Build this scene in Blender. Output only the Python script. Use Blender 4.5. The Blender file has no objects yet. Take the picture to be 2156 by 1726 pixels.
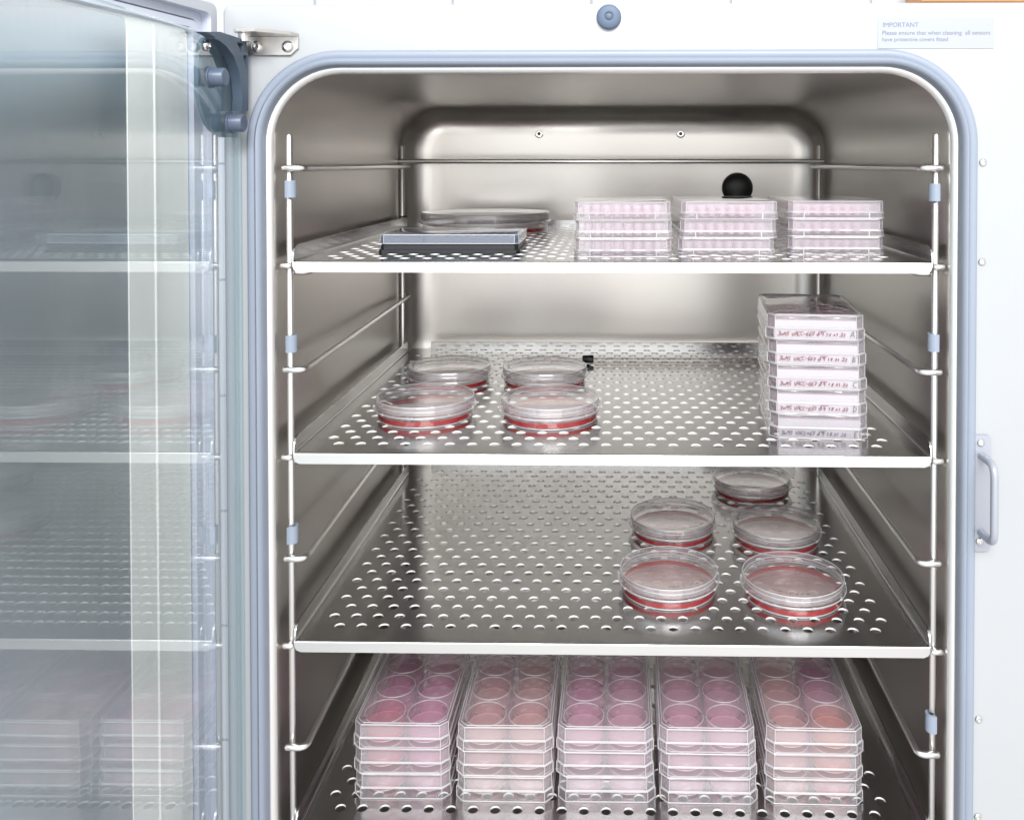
import bpy, bmesh, math, random
from mathutils import Vector, Matrix

random.seed(7)
scene = bpy.context.scene
COL = scene.collection
R = math.radians

# ------------------------------------------------------------------ camera
F_PX, W_PX, H_PX = 1850.0, 2156.0, 1726.0       # focal length and photo size in the same pixels
PITCH, YAW = R(0.94), R(1.0)
CAM = Vector((0.0, -0.70, 0.0))
FWD = Vector((-math.sin(YAW) * math.cos(PITCH), math.cos(YAW) * math.cos(PITCH), -math.sin(PITCH)))
RGT = Vector((math.cos(YAW), math.sin(YAW), 0.0))
UPV = RGT.cross(FWD)
CX = 1298.0 - F_PX * RGT.y / FWD.y
CY = 346.0 + F_PX * UPV.y / FWD.y
cam_data = bpy.data.cameras.new('camera')
cam = bpy.data.objects.new('camera', cam_data)
COL.objects.link(cam)
cam.location = CAM
cam.rotation_euler = (math.pi / 2 - PITCH, 0, YAW)
cam_data.sensor_fit = 'HORIZONTAL'
cam_data.sensor_width = 36.0
cam_data.lens = 36.0 * F_PX / W_PX
cam_data.shift_x = (W_PX / 2 - CX) / W_PX
cam_data.shift_y = (CY - H_PX / 2) / W_PX
cam_data.clip_start = 0.01
cam_data.clip_end = 50
scene.camera = cam

# ------------------------------------------------------------------ world, lamps, exposure
world = bpy.data.worlds.new('World')
scene.world = world
world.use_nodes = True
wn, wl = world.node_tree.nodes, world.node_tree.links
wn.clear()
w_out = wn.new('ShaderNodeOutputWorld')
w_bg = wn.new('ShaderNodeBackground')
w_tc = wn.new('ShaderNodeTexCoord')
w_sep = wn.new('ShaderNodeSeparateXYZ')
w_map = wn.new('ShaderNodeMapRange')
w_ramp = wn.new('ShaderNodeValToRGB')
wl.new(w_tc.outputs['Generated'], w_sep.inputs[0])
wl.new(w_sep.outputs['Z'], w_map.inputs['Value'])
w_map.inputs['From Min'].default_value = -1
w_map.inputs['From Max'].default_value = 1
wl.new(w_map.outputs[0], w_ramp.inputs[0])
e = w_ramp.color_ramp.elements
e[0].position, e[0].color = 0.0, (0.74, 0.72, 0.71, 1)
e[1].position, e[1].color = 1.0, (1.0, 1.0, 1.0, 1)
m1 = e.new(0.40); m1.color = (0.95, 0.935, 0.92, 1)
m2 = e.new(0.52); m2.color = (1.0, 1.0, 0.99, 1)
wl.new(w_ramp.outputs[0], w_bg.inputs['Color'])
w_bg.inputs['Strength'].default_value = 1.0
wl.new(w_bg.outputs[0], w_out.inputs[0])


def area(name, loc, target, sx, sy, power, color=(1, 1, 1)):
    d = bpy.data.lights.new(name, 'AREA')
    d.shape = 'RECTANGLE'
    d.size, d.size_y, d.energy, d.color = sx, sy, power, color
    o = bpy.data.objects.new(name, d)
    COL.objects.link(o)
    o.location = loc
    o.rotation_euler = (Vector(target) - Vector(loc)).to_track_quat('-Z', 'Y').to_euler()
    return o


area('front_fill_light', (0.15, -2.6, -0.05), (0, 0.1, -0.15), 2.6, 2.3, 22, (0.985, 0.99, 1.0))  # added fill light behind the camera; stands for no known window
area('ceiling_lamp', (0.25, -2.1, 1.35), (0, 0, -0.3), 1.7, 0.7, 85, (0.97, 0.985, 1.0))

scene.view_settings.view_transform = 'Standard'
scene.view_settings.look = 'None'
scene.view_settings.exposure = 0.14
scene.view_settings.gamma = 1.0
scene.view_settings.use_curve_mapping = False
scene.render.engine = 'CYCLES'
cy = scene.cycles
cy.use_denoising = True
cy.max_bounces = 24
cy.diffuse_bounces = 8
cy.glossy_bounces = 10
cy.transmission_bounces = 8
cy.transparent_max_bounces = 72
cy.caustics_reflective = False
cy.caustics_refractive = False
cy.sample_clamp_indirect = 4.0


# ------------------------------------------------------------------ photo rays -> points in the place
def ray(px, py):
    return FWD * F_PX + RGT * (px - CX) - UPV * (py - CY)


def P(px, py, Y):
    d = ray(px, py)
    return CAM + d * ((Y - CAM.y) / d.y)


def G(px, py, Z):
    d = ray(px, py)
    return CAM + d * ((Z - CAM.z) / d.z)


def Q(px, py, X):
    d = ray(px, py)
    return CAM + d * ((X - CAM.x) / d.x)


# ------------------------------------------------------------------ materials
MATS = {}


def new_mat(name):
    m = bpy.data.materials.new(name)
    m.use_nodes = True
    m.node_tree.nodes.clear()
    out = m.node_tree.nodes.new('ShaderNodeOutputMaterial')
    MATS[name] = m
    return m, m.node_tree.nodes, m.node_tree.links, out


def pbr(name, base, rough=0.4, metal=0.0, spec=0.5, bump=0.0, bscale=300.0, rvar=0.0, stretch=(1, 1, 1), cvar=0.0, aniso=0.0):
    m, n, l, out = new_mat(name)
    b = n.new('ShaderNodeBsdfPrincipled')
    b.inputs['Base Color'].default_value = (*base, 1)
    b.inputs['Roughness'].default_value = rough
    b.inputs['Metallic'].default_value = metal
    b.inputs['Specular IOR Level'].default_value = spec
    if aniso:
        b.inputs['Anisotropic'].default_value = aniso
    l.new(b.outputs[0], out.inputs['Surface'])
    if bump or rvar or cvar:
        tc = n.new('ShaderNodeTexCoord')
        mp = n.new('ShaderNodeMapping')
        mp.inputs['Scale'].default_value = stretch
        l.new(tc.outputs['Object'], mp.inputs[0])
        if bump:
            t = n.new('ShaderNodeTexNoise')
            t.inputs['Scale'].default_value = bscale
            t.inputs['Detail'].default_value = 3
            l.new(mp.outputs[0], t.inputs['Vector'])
            bp = n.new('ShaderNodeBump')
            bp.inputs['Strength'].default_value = bump
            bp.inputs['Distance'].default_value = 0.001
            l.new(t.outputs['Fac'], bp.inputs['Height'])
            l.new(bp.outputs[0], b.inputs['Normal'])
        if rvar or cvar:
            t2 = n.new('ShaderNodeTexNoise')
            t2.inputs['Scale'].default_value = 9.0
            t2.inputs['Detail'].default_value = 5
            l.new(tc.outputs['Object'], t2.inputs['Vector'])
            if rvar:
                mr = n.new('ShaderNodeMapRange')
                mr.inputs['To Min'].default_value = max(0.02, rough - rvar)
                mr.inputs['To Max'].default_value = rough + rvar
                l.new(t2.outputs['Fac'], mr.inputs['Value'])
                l.new(mr.outputs[0], b.inputs['Roughness'])
            if cvar:
                mx = n.new('ShaderNodeMapRange')
                mx.inputs['From Min'].default_value = 0.3
                mx.inputs['From Max'].default_value = 0.7
                mx.inputs['To Min'].default_value = 1 - cvar
                mx.inputs['To Max'].default_value = 1.0
                l.new(t2.outputs['Fac'], mx.inputs['Value'])
                vm = n.new('ShaderNodeVectorMath')
                vm.operation = 'SCALE'
                vm.inputs[0].default_value = base
                l.new(mx.outputs[0], vm.inputs['Scale'])
                l.new(vm.outputs[0], b.inputs['Base Color'])
    return m


def clear(name, tint=(0.995, 0.990, 0.995), haze=(0.96, 0.94, 0.97), haze_amt=0.06, gloss=1.0, f0=0.045, rough=0.03, power=4.0, grain=0.0, through=0.5, smear=0.0):
    """thin clear plastic or glass: lets light through, mirrors more towards grazing, slightly milky"""
    m, n, l, out = new_mat(name)
    tr = n.new('ShaderNodeBsdfTransparent'); tr.inputs[0].default_value = (*tint, 1)
    gl = n.new('ShaderNodeBsdfGlossy'); gl.inputs['Roughness'].default_value = rough
    gl.inputs['Color'].default_value = (gloss, gloss, gloss, 1)
    df = n.new('ShaderNodeBsdfDiffuse'); df.inputs[0].default_value = (*haze, 1)
    tl = n.new('ShaderNodeBsdfTranslucent'); tl.inputs[0].default_value = (*haze, 1)
    dm = n.new('ShaderNodeMixShader'); dm.inputs[0].default_value = through
    l.new(df.outputs[0], dm.inputs[1]); l.new(tl.outputs[0], dm.inputs[2])
    hz = n.new('ShaderNodeMixShader'); hz.inputs[0].default_value = haze_amt
    l.new(tr.outputs[0], hz.inputs[1]); l.new(dm.outputs[0], hz.inputs[2])
    lw = n.new('ShaderNodeLayerWeight'); lw.inputs['Blend'].default_value = 0.5
    pw = n.new('ShaderNodeMath'); pw.operation = 'POWER'; pw.inputs[1].default_value = power
    l.new(lw.outputs['Facing'], pw.inputs[0])
    ma = n.new('ShaderNodeMath'); ma.operation = 'MULTIPLY_ADD'
    ma.inputs[1].default_value = 1 - f0; ma.inputs[2].default_value = f0
    l.new(pw.outputs[0], ma.inputs[0])
    mx = n.new('ShaderNodeMixShader')
    l.new(ma.outputs[0], mx.inputs[0]); l.new(hz.outputs[0], mx.inputs[1]); l.new(gl.outputs[0], mx.inputs[2])
    l.new(mx.outputs[0], out.inputs['Surface'])
    if smear:      # wiped streaks and finger marks
        tcs = n.new('ShaderNodeTexCoord'); mps = n.new('ShaderNodeMapping')
        mps.inputs['Scale'].default_value = (1, 9, 2.2); mps.inputs['Rotation'].default_value = (0.6, 0, 0)
        ns = n.new('ShaderNodeTexNoise'); ns.inputs['Scale'].default_value = 3.0; ns.inputs['Detail'].default_value = 6
        l.new(tcs.outputs['Object'], mps.inputs[0]); l.new(mps.outputs[0], ns.inputs['Vector'])
        mrs = n.new('ShaderNodeMapRange'); mrs.inputs['From Min'].default_value = 0.42; mrs.inputs['From Max'].default_value = 0.75
        mrs.inputs['To Min'].default_value = haze_amt; mrs.inputs['To Max'].default_value = haze_amt + smear
        l.new(ns.outputs['Fac'], mrs.inputs['Value']); l.new(mrs.outputs[0], hz.inputs[0])
    if grain:
        t = n.new('ShaderNodeTexNoise'); t.inputs['Scale'].default_value = grain; t.inputs['Detail'].default_value = 2
        tc = n.new('ShaderNodeTexCoord'); l.new(tc.outputs['Object'], t.inputs['Vector'])
        bp = n.new('ShaderNodeBump'); bp.inputs['Strength'].default_value = 0.25; bp.inputs['Distance'].default_value = 0.0006
        l.new(t.outputs['Fac'], bp.inputs['Height']); l.new(bp.outputs[0], gl.inputs['Normal'])
    return m


def liquid_pair(name, tint, body, top_haze=0.55, side_haze=0.6, top_body=None):
    """culture medium: thin tinted top and bottom, and a deeper side colour standing in for internal reflection"""
    top = clear(name + '_top', tint=tint, haze=top_body or body, haze_amt=top_haze, f0=0.04)
    side = clear(name + '_side', tint=tuple(0.45 + 0.5 * t for t in body), haze=body, haze_amt=side_haze, f0=0.04)
    return [top, side, tint, top_body or body]


STEEL_WALL = pbr('chamber_steel', (0.62, 0.594, 0.562), 0.32, 1.0, rvar=0.02)
STEEL_SHELF = pbr('shelf_steel', (0.61, 0.607, 0.598), 0.18, 1.0, rvar=0.05, bump=0.03, bscale=40, stretch=(1, 1, 1), cvar=0.10)
STEEL_ROD = pbr('rod_steel', (0.84, 0.83, 0.82), 0.28, 1.0, bump=0.02, bscale=200)
STEEL_RIM = pbr('rim_steel', (0.88, 0.87, 0.86), 0.42, 1.0, rvar=0.05)
HOLE_EDGE = pbr('punched_edge', (0.86, 0.85, 0.84), 0.60, 0.45)
STEEL_LIP = pbr('lip_steel', (0.68, 0.675, 0.665), 0.46, 1.0, rvar=0.03)
STEEL_PART = pbr('bracket_steel', (0.60, 0.58, 0.55), 0.30, 1.0, bump=0.02, bscale=300)
CHROME = pbr('screw_steel', (0.72, 0.71, 0.70), 0.18, 1.0)
WHITE = pbr('white_paint', (0.395, 0.41, 0.425), 0.38, bump=0.05, bscale=220, cvar=0.03)
DOOR_WHITE = pbr('door_paint', (0.44, 0.46, 0.50), 0.35, bump=0.04, bscale=220)
GASKET = pbr('gasket_rubber', (0.265, 0.302, 0.37), 0.42, bump=0.04, bscale=150, cvar=0.08)
BUMPER = pbr('bumper_rubber', (0.085, 0.12, 0.185), 0.5, bump=0.05, bscale=250)
BLACK = pbr('black_plastic', (0.012, 0.013, 0.016), 0.35, bump=0.02, bscale=250)
PLUG = pbr('plug_rubber', (0.008, 0.009, 0.010), 0.42, bump=0.03, bscale=120)
CLIP = pbr('clip_plastic', (0.27, 0.315, 0.39), 0.4, bump=0.02, bscale=200)
HINGE = pbr('hinge_plastic', (0.055, 0.082, 0.12), 0.45, bump=0.03, bscale=250)
KNOB = pbr('knob_plastic', (0.085, 0.11, 0.165), 0.35, bump=0.02, bscale=250)
HANDLE = pbr('handle_paint', (0.36, 0.38, 0.43), 0.30, 0.25, bump=0.03, bscale=250)
LABEL = pbr('label_film', (0.352, 0.37, 0.395), 0.30, bump=0.02, bscale=60)
PRINT = pbr('label_print', (0.16, 0.18, 0.28), 0.6, bump=0.01)
PANEL = pbr('door_panel', (0.68, 0.745, 0.78), 0.33, 1.0, cvar=0.05)
BAND = pbr('door_band', (0.90, 0.885, 0.84), 0.35, cvar=0.05)
GROOVE = pbr('groove_dark', (0.05, 0.06, 0.10), 0.5, bump=0.02)
TILE = pbr('wall_tile', (0.56, 0.58, 0.62), 0.25, cvar=0.03)
GROUT = pbr('tile_grout', (0.42, 0.44, 0.49), 0.8, bump=0.1)
WOOD = pbr('orange_wood', (0.72, 0.36, 0.15), 0.5, bump=0.1, bscale=60, stretch=(0.1, 1, 1), cvar=0.25)
INK_RED = pbr('red_ink', (0.24, 0.075, 0.085), 0.6, bump=0.01)
INK_DARK = pbr('dark_ink', (0.10, 0.06, 0.08), 0.6, bump=0.01)
INK_GREY = pbr('grey_ink', (0.12, 0.12, 0.15), 0.6, bump=0.01)
GLASS = clear('door_glass', tint=(0.955, 0.982, 0.99), haze=(0.80, 0.88, 0.92), haze_amt=0.02, f0=0.06, power=3.6, rough=0.012, smear=0.06)
GLASS_EDGE = clear('glass_edge', tint=(0.82, 0.93, 0.95), haze=(0.72, 0.86, 0.92), haze_amt=0.5, f0=0.08)
CLEAR = clear('clear_plastic', haze=(0.99, 0.86, 0.93), haze_amt=0.19, grain=60)  # pink haze puts light bounced off the medium into the plastic's colour
CLEAR_WALL = clear('clear_plastic_side', haze=(0.99, 0.955, 0.985), haze_amt=0.19, grain=60, through=0.35)  # milky haze stands in for reflection and scatter on the lit fronts
MICRO_WALL = clear('microplate_side', haze=(0.99, 0.88, 0.95), haze_amt=0.22, grain=60, through=0.35)
DISH_WALL = clear('dish_plastic_side', haze=(0.985, 0.965, 0.985), haze_amt=0.24, grain=50, through=0.35, f0=0.11, rough=0.1)  # whitish haze stands in for room light reflected by the dish fronts
CLEAR_DISH = clear('dish_plastic', haze_amt=0.05, grain=50)
CLEAR_EDGE = clear('plastic_edge', tint=(0.98, 0.97, 0.98), haze=(0.99, 0.98, 0.99), haze_amt=0.58, through=0.3, f0=0.22, rough=0.12)
TINTED = clear('tinted_plastic', tint=(0.86, 0.84, 0.83), haze=(0.6, 0.58, 0.58), haze_amt=0.08, f0=0.07)
RED = liquid_pair('red_medium', (0.96, 0.84, 0.84), (0.74, 0.010, 0.018), 0.19, 0.95, (0.72, 0.42, 0.42))
PINKS = {
    'magenta': liquid_pair('magenta_medium', (0.99, 0.88, 0.94), (0.99, 0.52, 0.73)),
    'peach': liquid_pair('peach_medium', (0.99, 0.92, 0.92), (0.99, 0.66, 0.65)),
    'rose': liquid_pair('rose_medium', (0.99, 0.91, 0.95), (0.99, 0.64, 0.77)),
    'orange': liquid_pair('orange_medium', (0.99, 0.82, 0.74), (0.98, 0.30, 0.14), top_body=(0.99, 0.60, 0.56)),
    'pale': liquid_pair('pale_pink_medium', (0.99, 0.90, 0.95), (0.96, 0.46, 0.66)),
    'coral': liquid_pair('coral_medium', (0.98, 0.78, 0.84), (0.97, 0.24, 0.40), top_body=(0.98, 0.46, 0.60)),
}


# ------------------------------------------------------------------ mesh helpers
def link(name, bm, mats, parent=None, smooth=30.0, loc=None):
    me = bpy.data.meshes.new(name)
    bm.normal_update()
    if smooth:
        for f in bm.faces:
            f.smooth = True
        for ed in bm.edges:
            if len(ed.link_faces) == 2:
                if ed.calc_face_angle(0) > R(smooth):
                    ed.smooth = False
            else:
                ed.smooth = False
    bm.to_mesh(me)
    bm.free()
    for m in (mats if isinstance(mats, (list, tuple)) else [mats]):
        me.materials.append(m)
    o = bpy.data.objects.new(name, me)
    COL.objects.link(o)
    if parent is not None:
        o.parent = parent
    if loc is not None:
        o.location = loc
    return o


def thing(name, label, cat, loc=(0, 0, 0), rz=0.0, group=None):
    o = bpy.data.objects.new(name, None)
    COL.objects.link(o)
    o.empty_display_size = 0.02
    o.location = loc
    o.rotation_euler = (0, 0, rz)
    return tag(o, label, cat, group)


def tag(o, label, cat, group=None):
    o['label'] = label
    o['category'] = cat
    if group:
        o['group'] = group
    return o


def dup(o, parent=None):
    c = o.copy()
    COL.objects.link(c)
    if parent is not None:
        c.parent = parent
    for ch in list(o.children):
        dup(ch, c)
    return c


def box(bm, x0, x1, y0, y1, z0, z1, bev=0.0, seg=2, mi=0):
    r = bmesh.ops.create_cube(bm, size=1.0, matrix=Matrix.Translation(((x0 + x1) / 2, (y0 + y1) / 2, (z0 + z1) / 2)) @ Matrix.Diagonal((x1 - x0, y1 - y0, z1 - z0, 1)))
    fs = {f for v in r['verts'] for f in v.link_faces}
    for f in fs:
        f.material_index = mi
    if bev:
        es = list({ed for f in fs for ed in f.edges})
        rb = bmesh.ops.bevel(bm, geom=es, offset=bev, segments=seg, profile=0.5, affect='EDGES')
        for f in rb['faces']:
            f.material_index = mi
    return bm


def round_path(pts, rad, n=6):
    """polyline with rounded inner corners"""
    pts = [Vector(p) for p in pts]
    out = [pts[0]]
    for i in range(1, len(pts) - 1):
        a, b, c = pts[i - 1], pts[i], pts[i + 1]
        d1, d2 = (a - b).normalized(), (c - b).normalized()
        r = min(rad, (a - b).length * 0.49, (c - b).length * 0.49)
        p0, p2 = b + d1 * r, b + d2 * r
        for k in range(n + 1):
            t = k / n
            out.append(p0 * (1 - t) ** 2 + b * 2 * t * (1 - t) + p2 * t * t)
    out.append(pts[-1])
    return out


def tube(bm, pts, r, seg=10, closed=False, cap=True, mi=0, round_end=False):
    pts = [Vector(p) for p in pts]
    n = len(pts)
    rings = []
    nrm = None
    for i, p in enumerate(pts):
        if closed:
            t = (pts[(i + 1) % n] - pts[i - 1]).normalized()
        else:
            t = (pts[min(i + 1, n - 1)] - pts[max(i - 1, 0)]).normalized()
        if nrm is None:
            nrm = t.orthogonal().normalized()
        else:
            nrm = (nrm - t * nrm.dot(t))
            if nrm.length < 1e-6:
                nrm = t.orthogonal()
            nrm.normalize()
        bi = t.cross(nrm)
        rings.append([bm.verts.new(p + (nrm * math.cos(a) + bi * math.sin(a)) * r) for a in [2 * math.pi * k / seg for k in range(seg)]])
    m = n if closed else n - 1
    for i in range(m):
        A, B = rings[i], rings[(i + 1) % n]
        for k in range(seg):
            f = bm.faces.new((A[k], A[(k + 1) % seg], B[(k + 1) % seg], B[k]))
            f.material_index = mi
    if cap and not closed:
        for ring, sgn, i in ((rings[0], -1, 0), (rings[-1], 1, -1)):
            if round_end:
                t = (pts[-1] - pts[-2]).normalized() if sgn > 0 else (pts[0] - pts[1]).normalized()
                c = pts[i]
                inner = [bm.verts.new(c + (v.co - c) * 0.6 + t * r * 0.5) for v in ring]
                for k in range(seg):
                    q = (ring[k], ring[(k + 1) % seg], inner[(k + 1) % seg], inner[k])
                    f = bm.faces.new(q if sgn > 0 else q[::-1]); f.material_index = mi
                ring = inner
            f = bm.faces.new(ring if sgn > 0 else ring[::-1])
            f.material_index = mi
    return bm


def lathe(bm, prof, seg=48, axis='Z', center=(0, 0, 0), mi=0):
    """prof: list of (radius, height); radius 0 closes on the axis"""
    c = Vector(center)

    def pt(r, h, a):
        x, y = r * math.cos(a), r * math.sin(a)
        v = {'Z': (x, y, h), 'Y': (x, h, y), 'X': (h, x, y)}[axis]
        return c + Vector(v)
    rings = []
    for r, h in prof:
        if r < 1e-7:
            rings.append([bm.verts.new(pt(0, h, 0))])
        else:
            rings.append([bm.verts.new(pt(r, h, 2 * math.pi * k / seg)) for k in range(seg)])
    for A, B in zip(rings, rings[1:]):
        for k in range(seg):
            k2 = (k + 1) % seg
            if len(A) == 1 and len(B) == 1:
                continue
            if len(A) == 1:
                f = bm.faces.new((A[0], B[k2], B[k]))
            elif len(B) == 1:
                f = bm.faces.new((A[k], A[k2], B[0]))
            else:
                f = bm.faces.new((A[k], A[k2], B[k2], B[k]))
            f.material_index = mi
    return bm


def ring_pts(x0, x1, z0, z1, r, n=10):
    """rounded rectangle, clockwise from the lower left"""
    out = []
    for cx, cz, a0 in ((x0 + r, z0 + r, 270), (x0 + r, z1 - r, 180), (x1 - r, z1 - r, 90), (x1 - r, z0 + r, 0)):
        for k in range(n + 1):
            a = R(a0 - 90.0 * k / n)
            out.append((cx + r * math.cos(a), cz + r * math.sin(a)))
    return out


def loft(bm, loops, closed=True, mi=0, flip=False):
    vs = [[bm.verts.new(p) for p in lp] for lp in loops]
    for A, B in zip(vs, vs[1:]):
        n = len(A)
        for k in range(n if closed else n - 1):
            q = (A[k], A[(k + 1) % n], B[(k + 1) % n], B[k])
            f = bm.faces.new(q[::-1] if flip else q)
            f.material_index = mi
    return vs


def prism(bm, poly, axis, a, b, holes=(), mi=0):
    """extrude a 2D polygon (with holes) along an axis from a to b"""
    def mk(u, v, h):
        return {'X': (h, u, v), 'Y': (u, h, v), 'Z': (u, v, h)}[axis]
    for h in (a, b):
        es = []
        for lp in (poly, *holes):
            vs = [bm.verts.new(mk(u, v, h)) for u, v in lp]
            es += [bm.edges.new((vs[i], vs[(i + 1) % len(vs)])) for i in range(len(vs))]
        bmesh.ops.triangle_fill(bm, edges=es, use_beauty=True)
    for lp in (poly, *holes):
        A = [bm.verts.new(mk(u, v, a)) for u, v in lp]
        B = [bm.verts.new(mk(u, v, b)) for u, v in lp]
        for i in range(len(lp)):
            j = (i + 1) % len(lp)
            bm.faces.new((A[i], A[j], B[j], B[i]))
    bmesh.ops.remove_doubles(bm, verts=bm.verts, dist=1e-6)
    bmesh.ops.recalc_face_normals(bm, faces=bm.faces)
    for f in bm.faces:
        f.material_index = mi
    return bm


def sided(bm):
    """side walls take the milkier material, with front light put into its colour"""
    bm.normal_update()
    for f in bm.faces:
        if f.material_index == 0 and abs(f.normal.z) < 0.6:
            f.material_index = 2
    return bm


# ------------------------------------------------------------------ main dimensions
Y_OPEN, Y_PANEL = -0.010, -0.018
XL = P(582, 900, Y_OPEN).x
XR = P(1995, 900, Y_OPEN).x
ZT = P(1290, 157, Y_OPEN).z
ZB = -0.590
RC = 0.054
Y_BACK = 0.425
Z_SHELF = [P(1290, y, -0.003).z for y in (551, 956, 1353.5)]
STEP = (Z_SHELF[0] - Z_SHELF[2]) / 2
Z_SHELF.append(Z_SHELF[2] - STEP)
PXL, PXR = P(612.5, 900, 0).x, P(1966.5, 900, 0).x
Y_BP = 0.388
PBL, PBR = P(848, 600, Y_BP).x, P(1723, 600, Y_BP).x
print('DIM', XL, XR, ZT, Z_SHELF, STEP, PXL, PXR, PBL, PBR)


def ring3(o, y, n=12):
    return [(x, y, z) for x, z in ring_pts(XL - o, XR + o, ZB - o, ZT + o, RC + o, n)]


# ------------------------------------------------------------------ wall behind
wall = thing('tiled_wall', 'white glossy tiled wall with grey joints rising behind the incubator', 'wall', (0, 0.80, -1.2))
bm = bmesh.new()
bm_g = bmesh.new()
tw = (P(1245, 4, 0.8).x - P(953, 4, 0.8).x)
tx0 = P(953, 4, 0.8).x
for i in range(-7, 8):
    for j in range(0, 10):
        box(bm, tx0 + i * tw + 0.0018, tx0 + (i + 1) * tw - 0.0018, 0, 0.008, j * 0.2 + 0.0018, (j + 1) * 0.2 - 0.0018, 0.001, 1)
link('tile_face', bm, TILE, wall)
box(bm_g, tx0 - 7 * tw, tx0 + 8 * tw, 0.003, 0.06, 0, 2.0)
link('grout_bed', bm_g, GROUT, wall)
pb = P(1940, 3.5, 0.72)
bm = bmesh.new()
box(bm, 0, 0.5, 0, 0.075, 0, 0.09, 0.003)
o = link('wooden_board', bm, WOOD, loc=(pb.x, 0.722, pb.z))
tag(o, 'orange brown wooden board fixed to the tiled wall above the right corner of the incubator', 'board')

# ------------------------------------------------------------------ incubator
inc = thing('incubator', 'large white laboratory incubator standing open, with rounded steel chamber and blue grey door seal', 'incubator', (0, 0, 0))

CL = P(466, 60, Y_PANEL).x
CR = 0.335
CT = P(1290, 7, Y_PANEL).z
CB = ZB - 0.06
bm = bmesh.new()
hole = [(x, z) for x, z in ring_pts(XL - 0.011, XR + 0.011, ZB - 0.011, ZT + 0.011, RC + 0.011, 14)]
rect = ring_pts(CL + 0.004, CR - 0.004, CB + 0.004, CT - 0.004, 0.006, 4)
es = []
for lp in (rect, hole):
    vs = [bm.verts.new((x, Y_PANEL, z)) for x, z in lp]
    es += [bm.edges.new((vs[i], vs[(i + 1) % len(vs)])) for i in range(len(vs))]
bmesh.ops.triangle_fill(bm, edges=es, use_beauty=True)
bmesh.ops.recalc_face_normals(bm, faces=bm.faces)
for f in bm.faces:
    if f.normal.y > 0:
        f.normal_flip()
prof = [(0.004, 0.0), (0.0025, 0.0004), (0.001, 0.0018), (0.0, 0.004), (0.0, 0.50)]
loops = []
for ins, dy in prof:
    loops.append([(x, Y_PANEL + dy, z) for x, z in ring_pts(CL + ins, CR - ins, CB + ins, CT - ins, 0.006, 4)])
vs = loft(bm, loops)
bm.faces.new(vs[-1])
bmesh.ops.remove_doubles(bm, verts=bm.verts, dist=1e-6)
link('cabinet_shell', bm, WHITE, inc, 25)

# chamber liner
bm = bmesh.new()
loops = [ring3(0.0068, -0.0145), ring3(0.0052, -0.0152), ring3(0.0030, -0.0148), ring3(0.0012, -0.0130), ring3(0.0003, -0.0112)]
vs = loft(bm, loops)
link('chamber_rim', bm, STEEL_RIM, inc, 60)
bm = bmesh.new()
FR = 0.034
loops = [ring3(0.0003, -0.0112), ring3(0.0, -0.008), ring3(0, 0.10), ring3(0, 0.25), ring3(0, Y_BACK - FR)]
for k in range(1, 7):
    a = R(90 * k / 6)
    loops.append(ring3(-FR * (1 - math.cos(a)), Y_BACK - FR + FR * math.sin(a)))
vs = loft(bm, loops)
bm.faces.new(vs[-1])
o = link('chamber_liner', bm, STEEL_WALL, inc, 60)

# gasket: an inner rounded bead and a flatter outer band
bm = bmesh.new()
gp = [(0.0048, -0.012), (0.0050, -0.0185), (0.0058, -0.0228), (0.0074, -0.0254), (0.0090, -0.0258), (0.0102, -0.0246), (0.0108, -0.0226),
      (0.0116, -0.0219), (0.0130, -0.0226), (0.0155, -0.0228), (0.0172, -0.0216), (0.0179, -0.0195), (0.0180, -0.0178)]
loft(bm, [ring3(o_, y_, 16) for o_, y_ in gp], flip=True)
link('door_gasket', bm, GASKET, inc, 50)


# bumper, screws, label, latch, hinge bracket
def screw(parent, p, r, axis='Y', name='screw', hexa=True):
    bm = bmesh.new()
    lathe(bm, [(r, 0), (r * 0.97, -r * 0.22), (r * 0.78, -r * 0.48), (r * 0.52, -r * 0.58), (r * 0.40, -r * 0.58), (r * 0.36, -r * 0.25), (0, -r * 0.25)], 24, axis)
    bmesh.ops.recalc_face_normals(bm, faces=bm.faces)
    return link(name, bm, CHROME, parent, 40, p)


pbm = P(1282, 37, Y_PANEL)
rb = (P(1308, 37, Y_PANEL) - pbm).length
bm = bmesh.new()
lathe(bm, [(rb, 0), (rb, -0.002), (rb * 0.93, -0.0042), (rb * 0.75, -0.0052), (rb * 0.36, -0.0050), (rb * 0.32, -0.0042), (rb * 0.26, -0.0042), (rb * 0.23, -0.0052), (rb * 0.10, -0.0056), (0, -0.0056)], 40, 'Y')
link('door_bumper', bm, BUMPER, inc, 40, pbm)
for px, py in ((2069, 343), (2067, 552), (2060, 1513), (2058, 1718)):
    screw(inc, P(px, py, Y_PANEL + 0.0003), 0.0031)

a, b = P(1848, 38, Y_PANEL), P(2092, 103, Y_PANEL)
bm = bmesh.new()
box(bm, a.x, b.x, Y_PANEL - 0.0005, Y_PANEL + 0.001, b.z, a.z, 0.0002, 1)
lab = link('warning_label', bm, LABEL, inc, 0)


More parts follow.
